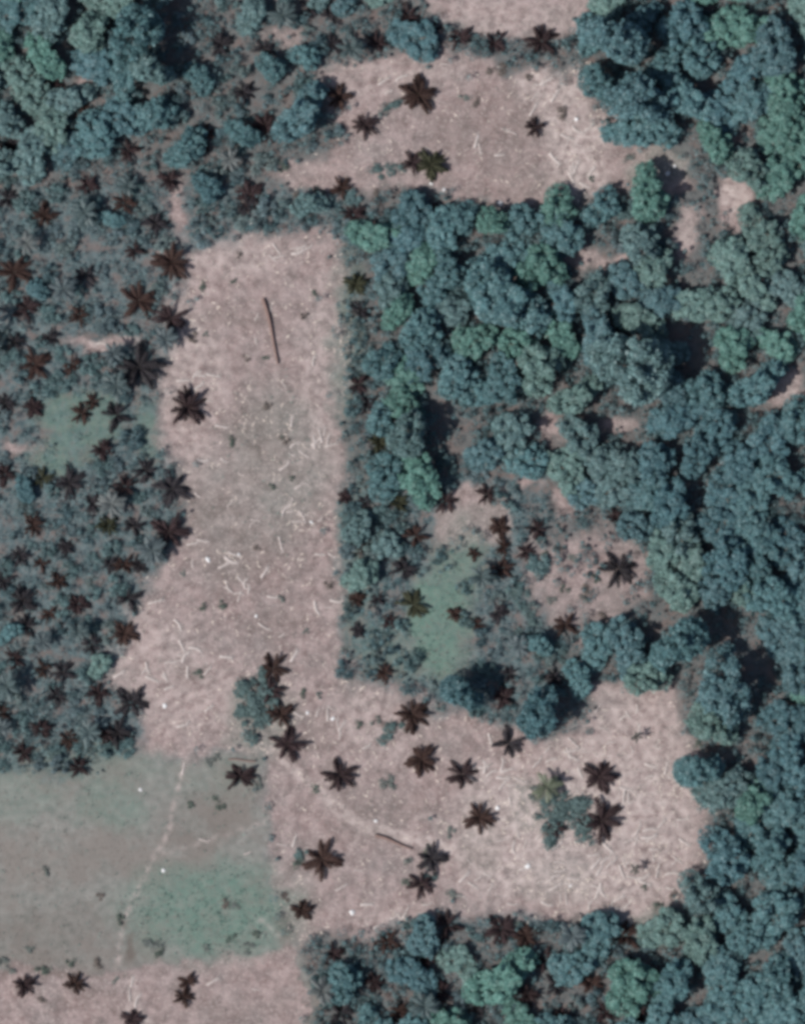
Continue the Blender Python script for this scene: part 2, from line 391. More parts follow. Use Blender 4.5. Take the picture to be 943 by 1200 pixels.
pm = math_(n, 'MULTIPLY', s2.outputs[0], maprange(n, n2, .40, .62, .12, 1.3))
c = mix(n, pm, c, pal)
c = mix(n, s2.outputs[1], c, (.13, .10, .085))
# speckle: pale scraps and dark weeds/clods
c = mix(n, math_(n, 'MULTIPLY', maprange(n, n3, .53, .64, 0, .6), math_(n, 'ADD', s1.outputs[0], .1)), c, (.56, .47, .43))
wv = noise(n, P, 1.1, 3, .6)
c = mix(n, maprange(n, wv, .54, .64, 0, .5), c, (.15, .13, .115))
n.links.new(c, b.inputs['Base Color']); b.inputs['Roughness'].default_value = .95; b.inputs['Specular IOR Level'].default_value = .08
bp = N(n, 'ShaderNodeBump'); bp.inputs['Strength'].default_value = .5; bp.inputs['Distance'].default_value = .18
n.links.new(n3, bp.inputs['Height']); n.links.new(bp.outputs[0], b.inputs['Normal'])
me = mesh_from('ground', V, F, m, True)
z0 = np.zeros_like(x)
for nm, ch in (('cover', (bare, field, green)), ('tone', (pale, dark, forest))):
    at = me.attributes.new(nm, 'FLOAT_COLOR', 'POINT')
    at.data.foreach_set('color', np.stack([np.where(far, 0, np.clip(q, 0, 1)) for q in ch]+[z0+1], 1).astype(np.float32).ravel())
g = link(bpy.data.objects.new('ground', me)); g['kind'] = 'structure'

# ------------------------------------------------------------------ palms: most stand in for star-shaped shadows, shade put into dark fronds (star x, star y, reach px)
TONES_SHADOW = [((.044,.025,.022),'shadow-painted red-brown'),((.037,.023,.025),'shadow-painted maroon'),((.029,.025,.029),'shadow-painted blackish'),((.042,.043,.026),'shadow-painted olive')]
STARS = [(222,476,20),(166,429,26),(204,572,19),(201,622,20),(153,700,16),(148,741,15),(204,306,20),(203,371,18),(166,351,20),(139,486,17),(122,526,12),
 (84,565,17),(52,560,11),(8,555,13),(44,426,17),(86,427,10),(41,615,14),(29,702,16),(32,733,15),(93,707,13),(76,787,13),(52,783,12),(68,815,11),(117,812,13),
 (155,822,18),(141,858,16),(493,110,20),(429,146,15),(399,113,14),(507,192,17),(484,190,11),(581,50,14),(636,48,18),(541,44,14),(510,38,13),(480,18,14),
 (524,586,14),(572,578,11),(485,708,17),(588,666,14),(727,665,20),(664,731,14),(485,837,18),(340,871,18),(400,908,18),(496,889,17),(543,907,17),(597,870,17),
 (704,909,18),(707,960,22),(563,957,16),(380,1006,20),(356,1066,11),(508,1005,16),(495,1035,15),(284,910,17),(31,1153,12),(91,1153,13),(222,1150,10),
 (217,1168,10),(157,1194,12),(318,808,15),(322,781,16),(331,836,14),(452,787,12),(736,1096,18),(592,816,13),(526,1083,18),(590,1088,18),(618,1096,15),(456,1103,13),
 (470,588,12),(475,666,14),(489,627,15),(425,640,12),(446,518,12),(422,450,14),(432,473,11),(405,582,8),(429,588,8),(419,332,13),(425,362,12),
 (313,146,15),(295,228,16),(290,240,12),(185,261,15),(160,293,12),(102,322,13),(20,318,20),(34,360,16),(95,369,11),(41,476,11),(8,472,13),(98,484,11),(173,551,14),
 (149,569,13),(129,615,11),(159,616,12),(147,660,12),(165,662,9),(78,641,9),(5,680,12),(5,834,12),(51,853,11),(83,865,11),(95,897,12),(149,237,14),(105,217,12),
 (54,251,14),(10,232,14),(200,211,12),(312,56,13),(261,51,14),(287,108,12),(240,160,16),(420,702,9),(444,702,9),(458,727,8),(420,738,8),(585,717,12),(561,731,8),
 (534,719,8),(590,640,9),(617,646,9),(587,617,11),(556,649,7),(402,220,12),(416,251,13),(505,248,13),(391,51,12),(444,49,13),(366,8,12),(388,16,10),
 (640,1124,15),(653,1153,13),(694,1151,14),(742,1131,9),(520,1160,14),(402,1186,15),(500,1122,11),(393,1117,12),(470,1185,12),(440,1150,12),(560,1180,12),
 (711,1185,13),(660,1188,12),(748,1185,11),(620,1165,11),(650,793,12),(598,790,10),(628,149,10),(757,858,9),(755,1014,9),(653,970,10),(632,619,11),(725,607,12),
 (68,93,13),(103,132,12),(153,176,13),(17,170,13),(110,470,9),(20,400,12),(60,395,10),(130,660,10),(20,770,12),(110,755,11),(30,880,11),(125,860,10),(60,720,9),(112,590,10),(25,650,11),(70,680,10),(50,660,9)]
TONES_P = [((.165,.180,.174),'grey-green'),((.128,.162,.168),'bluish green'),((.275,.252,.240),'pale grey'),((.108,.150,.150),'deep green')]
tan = math.tan(EL)
def veg(cx, cy):
    return -float(clear_dist(np.array([float(cx)]), np.array([float(cy)]))[0])
palm_xy = []
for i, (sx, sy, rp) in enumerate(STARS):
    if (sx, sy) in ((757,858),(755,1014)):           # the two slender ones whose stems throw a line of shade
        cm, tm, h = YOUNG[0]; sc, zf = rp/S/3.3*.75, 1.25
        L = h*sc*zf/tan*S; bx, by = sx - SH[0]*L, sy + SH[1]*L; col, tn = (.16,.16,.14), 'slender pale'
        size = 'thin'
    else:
        cm, tm, h = SHADOW_PALMS[int(rng.integers(len(SHADOW_PALMS)))]  # dark palm shape standing in for the shadow at this spot
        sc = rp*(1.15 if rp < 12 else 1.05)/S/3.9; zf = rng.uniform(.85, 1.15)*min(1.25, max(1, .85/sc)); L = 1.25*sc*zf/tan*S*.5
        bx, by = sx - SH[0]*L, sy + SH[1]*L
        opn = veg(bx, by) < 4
        col, tn = TONES_SHADOW[int(rng.choice(4, p=[.5,.36,.13,.01] if opn else [.30,.36,.31,.03]))]
        if (sx, sy) == (485,708): col, tn = TONES_SHADOW[3]
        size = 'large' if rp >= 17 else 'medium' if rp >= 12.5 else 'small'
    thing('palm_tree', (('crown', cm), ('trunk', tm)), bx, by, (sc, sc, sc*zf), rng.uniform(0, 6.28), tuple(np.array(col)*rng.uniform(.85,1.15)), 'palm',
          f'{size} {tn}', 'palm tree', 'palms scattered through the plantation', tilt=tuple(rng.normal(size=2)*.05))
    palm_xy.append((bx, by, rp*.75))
star = np.array(STARS, float)
def off_star(cx, cy, rr): return bool((np.hypot(star[:, 0]-cx, star[:, 1]-cy) > rr*.7+star[:, 2]*.7).all())

cm, tm, h = YOUNG[1]
thing('palm_tree', (('crown', cm), ('trunk', tm)), 640, 922, (1.05, 1.05, .5), .6, (.15, .17, .115), 'palm', 'spreading pale green', 'palm tree', 'palms scattered through the plantation')
# ------------------------------------------------------------------ broadleaf trees
TONES = [((.084,.146,.150),'teal'),((.072,.128,.138),'dark teal'),((.090,.165,.136),'green'),((.104,.150,.146),'grey-green'),((.084,.138,.146),'blue-green'),((.120,.172,.152),'pale green')]
trees = []
def tone_at(x_, y_):
    """cooler and darker inside the right-hand forest, greener along its top and far edge"""
    p = np.array([.28,.22,.16,.14,.14,.06])
    if x_ > 800 and y_ < 460: p = np.array([.20,.06,.50,.14,.02,.08])
    elif x_ > 780 and 520 < y_ < 900: p = np.array([.25,.40,.06,.08,.20,.01])
    elif 400 < x_ < 620 and 240 < y_ < 560: p = np.array([.34,.10,.26,.16,.08,.06])
    elif x_ < 420 and y_ < 230: p = np.array([.25,.15,.15,.25,.12,.08])
    elif y_ > 1080: p = np.array([.40,.22,.16,.08,.12,.02])
    elif 620 < x_ < 800 and 240 < y_ < 640: p = np.array([.18,.12,.10,.32,.20,.08])
    u = float(vnoise(np.array([x_/S]), np.array([y_/S]), 22.0, 141, 2)[0]); u = float(np.clip((u-.3)/.4 + rng.normal()*.2, 0, .999))
    return TONES[int(np.searchsorted(np.cumsum(p), u*.9999))]
def add_tree(cx, cy, R, tall=False, proto=None, tone=None, zf=None, force=False):
    pool = TALL if tall else TREES
    cm, tm = pool[int(rng.integers(len(pool))) if proto is None else proto]
    sc = R/4.0; col, tn = tone or tone_at(cx, cy)
    zf = zf or rng.uniform(.52, .8)*(1/max(sc, .8))**.5
    size = 'broad' if R > 4.6 else 'medium' if R > 3.2 else 'small'
    if tall: size = 'tall broad' if R > 4.6 else 'tall'
    thing('broadleaf_tree', (('crown', cm), ('trunk', tm)), cx, cy, (sc*rng.uniform(.92,1.08), sc*rng.uniform(.92,1.08), sc*zf), rng.uniform(0, 6.28),
          tuple(np.array(col)*(.98, 1.12, 1.14)*rng.uniform(.9, 1.14)), 'tree', f'{size} {tn}', 'tree', 'broadleaf trees of the forest')
    trees.append((cx, cy, R*S))
T = {k: v for v, k in TONES}; T = {k: (v, k) for k, v in T.items()}
for a in [(742,430,8.6,1,.95,'grey-green',1),(722,48,6.5,1,1.1,'blue-green',0),(745,118,6.2,1,1.05,'blue-green',2),(700,100,4.6,0,1.0,'teal',None),
          (796,752,6.6,1,1.0,'teal',0),(846,806,6.6,1,1.0,'blue-green',2),(478,512,5.0,1,1.15,'grey-green',1),(160,40,6.2,1,1.1,'teal',1),(176,84,4.6,1,1.2,'grey-green',0),
          (630,836,5.4,0,1.05,'dark teal',1),(538,812,4.6,1,1.1,'dark teal',0),(735,758,5.4,0,.75,'blue-green',2),(588,350,8.8,0,.62,'teal',3),
          (815,903,4.8,1,.9,'teal',0),(818,1046,4.6,0,.95,'grey-green',4),(352,136,5.6,0,.85,'blue-green',3),(585,1148,7.0,0,.6,'green',3),
          (800,30,5.0,0,.9,'dark teal',0),(690,40,3.8,0,.9,'teal',2),(905,60,5.5,1,.8,'blue-green',1),(905,700,6.0,0,.8,'teal',2),(850,660,5.6,0,.8,'dark teal',7)]:
    add_tree(a[0], a[1], a[2], bool(a[3]), a[6], T[a[5]], a[4])
GAPS = [(205,45,22),(207,75,16),(200,126,9),(240,165,10),(667,73,12),(779,34,20),(800,68,16),(793,136,14),(752,126,9),(827,105,10),(835,58,8),(915,37,11),(925,81,10),
 (857,160,8),(674,234,12),(725,234,11),(782,220,12),(840,248,12),(772,275,14),(898,190,10),(908,231,10),(908,261,9),(561,248,13),(595,251,11),(626,251,10),
 (581,83,8),(473,334,6),(483,358,8),(514,378,8),(436,409,9),(463,417,7),(514,415,5),(510,473,12),(530,517,15),(581,453,11),(609,436,9),(473,548,8),(510,551,6),
 (622,500,14),(544,310,8),(622,334,11),(625,395,9),(723,381,12),(786,385,12),(806,430,20),(674,388,7),(630,398,8),(653,422,8),(674,432,7),(650,449,9),(694,456,8),
 (843,449,7),(843,470,7),(908,442,10),(942,466,8),(630,493,9),(698,503,10),(725,531,11),(752,537,9),(786,534,9),(837,524,10),(860,493,8),(803,585,8),(901,565,15),
 (928,548,10),(905,582,12),(657,303,12),(713,337,9),(679,322,9),(779,301,8),(813,571,8),(637,619,8),(816,614,11),(815,681,10),(850,686,7),(840,736,20),(870,758,20),
 (894,783,18),(823,817,11),(857,834,14),(854,885,15),(886,688,8),(901,658,9),(935,834,8),(942,871,9),(735,727,12),(765,755,13),(777,783,11),(696,785,12),(677,838,20),
 (571,797,16),(840,1093,10),(847,1036,14),(833,966,9),(872,992,9),(857,902,10),(799,1080,10),(894,1087,12),(877,1063,9),(918,1100,10),(793,1178,10),(928,1063,9),(762,1144,8),
 (808,1141,9),(775,12,18),(788,92,16),(806,402,18),(808,446,16),(850,742,18),(884,772,18),(203,20,14),(212,60,16),(526,500,14),(80,10,6),(70,60,6),(60,45,5),(124,30,6),(55,75,6),(930,1140,9),(870,1150,8),(900,930,8),(880,940,7),(920,985,8)]
gap = np.array(GAPS, float)
def zone(cx, cy):
    if cx < 215 and cy > 195: return 'palm'
    if 400 < cx < 640 and 545 < cy < 860: return 'mixed'
    if 395 < cx < 465 and 420 < cy < 560: return 'mixed'
    if cx < 205 and cy < 205: return 'forest'
    if cx < 420 and cy < 290: return 'mixed'
    if 345 < cx < 780 and cy > 1085: return 'strip'
    if 700 < cx < 830 and 200 < cy < 300: return 'mixed'
    return 'forest'
def free(cx, cy, rr, k=.74):
    for (tx, ty, tr) in trees:
        if (tx-cx)**2+(ty-cy)**2 < (k*(tr+rr))**2: return False
    return True
def off_gap(cx, cy, rr):
    return bool((np.hypot(gap[:, 0]-cx, gap[:, 1]-cy) > rr*np.where(gap[:, 2] > 13, .95, .66)+gap[:, 2]*np.where(gap[:, 2] > 13, .85, .55)).all())
# a crown down-sun of nothing: every gap in the canopy gets the tree that shades it
for gx_, gy_, gr in GAPS:
    R = float(np.clip(rng.normal(4.6, .6), 3.6, 5.8)); d = R*S*.66+gr*.75
    cx, cy = gx_ - SH[0]*d, gy_ + SH[1]*d
    if veg(cx, cy) > R*S*(.8 if 380 < cx < 470 else .25) and free(cx, cy, R*S, .66) and off_star(cx, cy, R*S*.75) and zone(cx, cy) != 'palm': add_tree(cx, cy, R, zf=rng.uniform(.72, .92))
n_try = 0; r_lo = {'forest': (2.7, 5.2), 'mixed': (2.4, 3.8), 'strip': (2.8, 4.8), 'palm': (1.8, 2.8)}
cand = []
for k in range(26000):
    cx, cy = rng.uniform(-55, 985), rng.uniform(-40, 1255); z = zone(cx, cy)
    lo, hi = r_lo[z]; q = 1-k/26000
    R = lo + (hi-lo)*q*rng.uniform(.6, 1)
    if len(trees) > 298: break
    if z == 'palm' and (k > 2500 or rng.random() < .97): continue
    if z == 'mixed' and rng.random() < (.9 if cx > 400 and cy > 520 else .8): continue
    if not free(cx, cy, R*S, .62 if z == 'forest' else .8) or not off_gap(cx, cy, R*S): continue
    if z != 'forest' and any((bx-cx)**2+(by-cy)**2 < (R*S*.6+br*.55)**2 for bx, by, br in palm_xy): continue
    if veg(cx, cy) < R*S*(.85 if 390 < cx < 470 else .5): continue
    if not off_star(cx, cy, R*S*(1 if z != 'forest' else .75)): continue
    add_tree(cx, cy, R)
print('broadleaf', len(trees), 'palms', len(palm_xy))

# more plantation palms where the canopy reads as fronds and no star was told apart
extra = 0
for k in range(9000):
    if extra > 26: break
    cx, cy = rng.uniform(-30, 800), rng.uniform(0, 1240); z = zone(cx, cy)
    if z == 'forest' or veg(cx, cy) < 4 : continue
    rr = rng.uniform(11, 16)
    if not off_star(cx, cy, rr): continue
    if any((bx-cx)**2+(by-cy)**2 < ((rr+br)*.88)**2 for bx, by, br in palm_xy): continue
    if any((tx-cx)**2+(ty-cy)**2 < (tr*.9+rr*.4)**2 for tx, ty, tr in trees): continue
    cm, tm, h = PALMS[int(rng.integers(len(PALMS)))]; sc = rr/S/3.5; zf = rng.uniform(.45, .7)
    col, tn = TONES_P[int(rng.choice(4, p=[.12,.5,.0,.38]))]
    thing('palm_tree', (('crown', cm), ('trunk', tm)), cx, cy, (sc, sc, sc*zf), rng.uniform(0, 6.28), tuple(np.array(col)*rng.uniform(.85,1.1)), 'palm',
          f'{"middling" if sc*h*zf > 6.5 else "young"} {tn}', 'palm tree', 'palms scattered through the plantation')
    palm_xy.append((cx, cy, rr)); extra += 1

# ------------------------------------------------------------------ bushes
def bush_mesh(seed):
    r = np.random.default_rng(seed); parts = []
    for i in range(int(r.integers(4, 9))):
        a = r.random()*6.28; q = r.uniform(0, 1.0); c = np.array([q*math.cos(a), q*math.sin(a)*r.uniform(.4, 1), r.uniform(.2, .7)])
        k = int(r.integers(35, 90)); d = unit(r.normal(size=(k, 3))); P_ = c + d*r.uniform(.2, .5)*(.5+.8*r.random((k, 1))); P_[:, 2] = np.maximum(P_[:, 2], .04)
        parts.append(leaf_quads(P_, unit(d*.6+[0, 0, .5]+r.normal(size=(k, 3))*.5), r.uniform(.06, .16, k), r.uniform(.04, .1, k), r))
    parts.append(tube([(0,0,-.1),(.03,0,.3),(0,.05,.6)], [.05,.04,.02], 5))
    V, F = join(parts); return mesh_from('bush', V, F, M_WEED)
BUSH = [bush_mesh(400+i) for i in range(9)]
B = [(273,517,1.3),(333,514,1.2),(312,476,1.2),(660,131,2.0),(335,197,1.7),(383,688,1.2),(359,737,1.1),(405,763,1.3),(456,851,1.6),(37,934,1.6),(80,970,1.3),(54,1020,1.3),
 (42,1070,1.2),(32,1114,1.2),(8,1132,1.8),(51,1134,1.6),(81,1131,1.4),(112,1131,1.6),(137,1152,1.1),(50,1172,1.3),(245,890,1.3),(255,888,1.2),(240,933,1.7),(225,944,1.3),(256,940,1.3),(312,954,1.4),
 (282,914,1.4),(305,920,1.5),(527,971,1.8),(532,1048,1.4),(708,1076,1.8),(756,1040,1.1),(617,88,1.3),(581,83,1.6),(545,112,1.3),(558,122,1.0),(240,336,1.1),(275,330,1.0),(228,395,1.1),(240,390,1.0),
 (283,300,1.0),(355,372,1.2),(370,345,1.0),(290,420,1.0),(310,418,1.1),(300,640,1.1),(215,673,1.0),(260,710,1.2),(240,712,1.1),(330,700,1.0),(235,790,1.3),(356,812,1.0),(375,812,1.0),(345,560,1.1),(320,570,1.0),
 (420,850,1.4),(440,845,1.3),(453,920,2.0),(459,914,1.6),(366,925,1.5),(352,1015,1.8),(333,1050,1.3),(480,1012,1.6),(475,1030,1.4),(500,995,1.3),(480,855,1.2),(430,790,1.2),(705,720,1.4),(690,690,1.5),(700,680,1.2),(685,700,1.3),(645,700,1.5),(672,650,1.3),(640,650,1.4),(660,690,1.2),(655,640,1.2),
 (220,1060,1.4),(265,1060,1.3),(278,1060,1.3),(207,1090,1.5),(163,1070,1.6),(140,1076,1.4),(290,1110,1.6),(180,1112,2.0),(187,1118,1.5),(206,1108,1.4),(238,1113,1.2),(300,1095,1.3),(250,1085,1.3),(270,1100,1.3),(120,1050,1.3),(128,1040,1.1),
 (640,935,2.0),(630,925,1.6),(648,915,1.6),(627,938,1.4),(655,960,1.8),(640,975,1.5),(820,870,1.6),(835,900,1.6),(770,1060,1.6),(790,1050,1.5),(700,1090,2.0),(680,1085,1.6),(610,1085,1.5),(715,160,1.3),(735,185,1.3),(755,200,1.6),(690,210,1.2),(210,1030,1.2),(352,232,1.6),(372,228,1.6),(440,232,1.7)]
B += [(296,826,4.6),(308,812,4.2),(286,800,3.6),(300,848,3.6),(668,940,4.0),(648,978,3.8),(682,972,3.4),(294,812,3.4),(302,838,3.0),(288,838,2.6),(306,800,2.6),(655,945,3.2),(668,958,3.4),(650,968,3.0),(636,955,2.4),(672,976,2.6),(652,925,2.4),(430,655,3.2),(455,640,3.4),(470,620,3.0),(440,610,3.0),(420,620,2.6),(460,850,2.6),(448,862,2.2),(455,125,2.6),(462,195,2.8),(445,200,2.4),(500,1020,2.2),(350,1000,2.4),(610,690,2.6),(625,720,3.0),(600,700,2.4),(640,760,3.0),(660,765,2.8),(610,750,2.8)]
for (bx, by, s) in B:
    if 30 < bx < 330 and 920 < by < 1110 and rng.random() < .6: continue
    col, tn = [((.10,.12,.10),'dark green'),((.15,.125,.11),'brownish'),((.155,.17,.155),'grey-green')][int(rng.choice(3, p=[.4,.3,.3]))] if s < 2.1 else ((.095,.14,.135),'teal')
    single('bush', BUSH[int(rng.integers(9))], bx+rng.normal(), by+rng.normal(), (s*rng.uniform(.8,1.3), s*rng.uniform(.8,1.2), s*rng.uniform(.3,.6)), rng.uniform(0,6.28), col, 'bush', f'small {tn}' if s < 1.4 else f'wide {tn}' if s < 2.1 else f'sprawling {tn}', 'bush', 'low bushes in the open ground')

def shrub_mesh(seed):
    r = np.random.default_rng(seed); parts = []
    for i in range(int(r.integers(7, 13))):
        a = r.random()*6.28; q = .85*math.sqrt(r.random()); c = np.array([q*math.cos(a), q*math.sin(a), r.uniform(.45, .95)*(1-.4*q)])
        k = int(r.integers(80, 170)); d = unit(r.normal(size=(k, 3))); P_ = c + d*r.uniform(.22, .42)*(.4+.8*r.random((k, 1))); P_[:, 2] = np.maximum(P_[:, 2], .03)
        parts.append(leaf_quads(P_, unit(d*.7+[0, 0, .4]+r.normal(size=(k, 3))*.5), r.uniform(.05, .11, k), r.uniform(.035, .075, k), r))
    parts.append(tube([(0,0,-.1),(.03,0,.3),(0,.05,.6)], [.04,.03,.02], 5))
    V, F = join(parts); return mesh_from('shrub', V, F, M_LEAF)
SHRUB = [shrub_mesh(800+i) for i in range(9)]
shr = []
for k in range(14000):
    if len(shr) > 250: break
    cx, cy = rng.uniform(-20, 800), rng.uniform(0, 1220); z = zone(cx, cy)
    rr = rng.uniform(1.2, 2.9)*S
    if z == 'forest' or not off_star(cx, cy, rr*.9): continue
    v_ = veg(cx, cy)
    if v_ < (rr*.3 if not (400 < cx < 760 and 590 < cy < 800) else -1e9) or (v_ < 0 and rng.random() < .8) or sell(np.array([cx]), np.array([cy]), 512, 735, 34, 60)[0] > 0: continue
    if any((bx-cx)**2+(by-cy)**2 < (.8*(br+rr))**2 for bx, by, br in shr): continue
    if any((tx-cx)**2+(ty-cy)**2 < (tr*.8+rr*.3)**2 for tx, ty, tr in trees): continue
    col, tn = [((.090,.150,.150),'teal'),((.105,.150,.160),'bluish'),((.120,.160,.155),'grey-green'),((.070,.118,.128),'dark teal')][int(rng.choice(4, p=[.35,.3,.2,.15]))]
    m_ = rr/S
    single('shrub', SHRUB[int(rng.integers(9))], cx, cy, (m_*rng.uniform(.85,1.2), m_*rng.uniform(.85,1.2), m_*rng.uniform(.6,1.0)), rng.uniform(0, 6.28), tuple(np.array(col)*rng.uniform(.85,1.15)),
           'shrub', f'{"broad" if m_ > 2.1 else "rounded" if m_ > 1.6 else "small"} {tn}', 'shrub', 'shrubs between the palms')
    shr.append((cx, cy, rr))

# ------------------------------------------------------------------ felled fronds, branches, trunks, stones
def dry_mesh(seed):
    r = np.random.default_rng(seed); Lh = 1.5; k = 9; t = np.linspace(-1, 1, k)
    bend = r.normal()*.09
    pts = np.stack([t*Lh, bend*t**2*Lh, .08+.12*(1-t**2)], 1)
    parts = [tube(pts, np.linspace(.13, .05, k), 5)]
    V = []
    for i in range(34):
        s = r.uniform(-.7, 1); b0 = np.array([s*Lh, bend*s*s*Lh, .1+.1*(1-s*s)]); sg = r.choice([-1, 1]); l = r.uniform(.22, .45)
        d = unit(np.array([.75, sg*.6, -.05])+r.normal(size=3)*.12); tip = b0+d*l; tip[2] = max(tip[2], .03); o = np.array([.05, 0, 0])
        V += [b0-o, b0+o, tip+o*.4, tip-o*.4]
    V = np.array(V); parts.append((V, np.arange(len(V)).reshape(-1, 4)))
    V, F = join(parts); return mesh_from('dry_frond', V, F, M_DRY)
DRY = [dry_mesh(500+i) for i in range(5)]
D = [(183,705,75),(200,776,95),(198,806,70),(282,680,140),(275,650,110),(238,634,100),(210,732,150),(235,440,95),(250,440,100),(215,446,90),(262,540,130),(282,556,125),(238,540,95),(245,470,100),
 (300,400,170),(318,360,10),(362,290,60),(350,296,70),(290,690,100),(320,700,95),(330,745,60),(345,768,30),(310,735,120),(405,765,10),(395,845,0),(372,835,20),(388,830,130),(350,838,120),(398,862,5),(430,875,60),
 (590,912,95),(575,905,60),(610,915,110),(668,880,80),(685,882,100),(645,890,70),(675,930,30),(720,1008,20),(728,1022,160),(695,1002,80),(667,1036,100),(672,1030,95),(663,1052,0),(725,1053,60),(765,1005,0),(770,1020,10),
 (740,940,60),(775,965,40),(745,985,20),(760,910,70),(735,1060,40),(700,1040,120),(620,1010,95),(615,1018,80),(640,1060,110),(600,1060,95),(560,1030,60),(550,1010,140),(745,860,50),(730,840,60),(770,870,20),(715,870,85),
 (592,152,100),(600,155,110),(558,165,15),(562,175,165),(585,182,90),(660,100,120),(640,95,60),(650,112,30),(665,165,10),(675,195,20),(670,210,150),(690,150,60),(625,128,30),(450,95,60),(470,90,65),(455,108,60),(520,75,90),
 (345,520,60),(375,520,20),(380,505,10),(350,570,60),(340,600,90),(355,605,150),(300,610,100),(395,705,95),(385,712,90),(375,650,95),(260,500,100),(270,590,40),(225,660,0),(170,785,30),(140,790,60),(165,840,100),(215,850,70),(245,830,50),(265,770,95),(230,760,110),
 (155,1150,10),(160,1172,20),(152,1165,0),(250,1150,60),(300,1160,100),(430,1060,90),(475,1070,30),(445,1085,80),(400,1040,60),(345,985,20),(330,990,100),(420,1020,100),(290,1000,70),(240,985,100),(215,900,10),
 (175,430,90),(120,402,95),(135,405,85),(700,830,30),(780,900,10),(800,960,80),(790,1010,40),(755,1035,110),(690,1060,20),(655,1010,95),(585,985,70),(575,1040,30),(540,1050,100),(500,1060,80)]
for k in range(60):
    if k < 42: bx, by = rng.uniform(540, 820), rng.uniform(850, 1075)
    else: bx, by = rng.uniform(200, 395), rng.uniform(300, 860)
    if float(sdist(np.array([bx]), np.array([by]), P_TALL)[0]) < 8: continue
    D.append((bx, by, rng.uniform(0, 180)))
for (hx, hy) in [(672,160),(660,195),(640,100),(680,215),(590,910),(670,884),(720,1010),(660,1040),(760,980),(700,1045),(610,985),(560,905),(745,845),(190,790),(215,765),(280,655),(375,515),(345,605),(395,840),(285,690),(240,445),(330,300),(460,1075),(735,930)]:
    h = rng.uniform(0, 180)
    for q in range(int(rng.integers(3, 6))): D.append((hx+rng.normal()*9, hy+rng.normal()*8, h+rng.normal()*28))
for (bx, by, ang) in D:
    s = rng.uniform(.55, 1.25); a90 = ang % 180
    lie = 'lying upright' if a90 < 22 or a90 > 158 else 'lying level' if 68 < a90 < 112 else 'rising rightward' if a90 <= 68 else 'falling rightward'
    single('dry_frond', DRY[int(rng.integers(5))], bx, by, (s, s*rng.uniform(1.5,3.0), s), math.radians(90-ang), (1,1,1), 'dry frond', ('long pale' if s > .95 else 'short pale'), 'dry frond', 'felled dry fronds strewn over the clearings')
    THINGS[-1]['post'] = lie
def log_mesh(L, r0, r1, seed):
    r = np.random.default_rng(seed); k = 16; t = np.linspace(0, 1, k)
    pts = np.stack([t*L, .5*np.sin(t*2.6)*L/15+.12*np.sin(t*7), r0+.08+.05*np.sin(t*9)], 1)
    V, F = tube(pts, r0+(r1-r0)*t+.015*(np.arange(k) % 2), 9); return mesh_from('fallen_trunk', V, F, M_LOG, True)
for (ax, ay, ex, ey, r0, r1, lab) in [(308,350,324,427,.46,.2,'long dark fallen palm trunk lying down the upper part of the tall clearing'),
        (440,979,482,996,.42,.16,'short dark fallen trunk beside the pale track in the lower clearing'),
        (268,890,300,893,.2,.15,'thin fallen trunk along the top edge of the grey-green field')]:
    L = math.hypot(ex-ax, ey-ay)/S; me_ = log_mesh(L, r0, r1, int(ax))
    o = single('fallen_trunk', me_, ax, ay, 1.0, math.atan2(-(ey-ay), ex-ax), (1,1,1), '', '', 'log', 'fallen palm trunks'); o['label'] = lab
def stone_mesh(seed):
    r = np.random.default_rng(seed); import bmesh
    bm = bmesh.new(); bmesh.ops.create_icosphere(bm, subdivisions=2, radius=1)
    for v in bm.verts:
        p = v.co.copy(); v.co *= 1+.22*math.sin(p.x*3+seed)+.15*math.sin(p.y*4.3+seed*2)+r.normal()*.03; v.co.z = max(v.co.z*.6, -.1)+.1
    me_ = bpy.data.meshes.new('stone'); bm.to_mesh(me_); bm.free(); me_.materials.append(M_STONE); return me_
STONE = [stone_mesh(600+i) for i in range(3)]
for (bx, by, s) in [(244,656,.75),(193,827,.8),(413,1069,.85),(583,947,.8),(586,238,.95),(592,244,.5),(192,1020,.7),(165,925,.55),(300,722,.6),(390,842,.6),(377,838,.5),(360,835,.55),(675,140,.7),(669,133,.5),
                 (618,1015,.7),(668,1038,.6),(440,962,.5),(294,992,.4),(280,650,.5),(210,827,.4),(655,1004,.5),(545,1090,.4),(380,615,.5),(365,612,.5),(505,215,.6),(520,222,.5),(487,207,.4),(790,195,.6),(782,203,.7),(295,262,.5)]:
    s *= rng.uniform(.6, .85)
    if s < .34: continue
    single('pale_stone', STONE[int(rng.integers(3))], bx, by, s, rng.uniform(0, 6.28), (1,1,1), 'stone', 'bright white' if s > .65 else 'small white', 'stone', 'white stones on the bare soil')

# ------------------------------------------------------------------ stuff: undergrowth, grass, litter
def scatter(name, count, dens, size, hgt, mtl, color, seed, label, flat=.6, el=(1.3, .8)):
    r = np.random.default_rng(seed)
    X_, Y_ = r.uniform(-102, 102, count*4), r.uniform(-127, 127, count*4); pxx, pyy = X_*S+PX0, PY0-Y_*S
    keep = r.random(count*4) < dens(X_, Y_, pxx, pyy); X_, Y_ = X_[keep][:count], Y_[keep][:count]
    k = len(X_); P_ = np.stack([X_, Y_, gz(X_, Y_)+r.uniform(*hgt, k)], 1)
    nn = unit(r.normal(size=(k, 3))*flat+[0, 0, 1]); s = r.uniform(*size, k)
    V, F = leaf_quads(P_, nn, s*el[0], s*el[1], r)
    o = link(bpy.data.objects.new(name, mesh_from(name, V, F, mtl))); o.color = (*color, 1); o['kind'] = 'stuff'; o['label'] = label; o['category'] = name.replace('_', ' ')
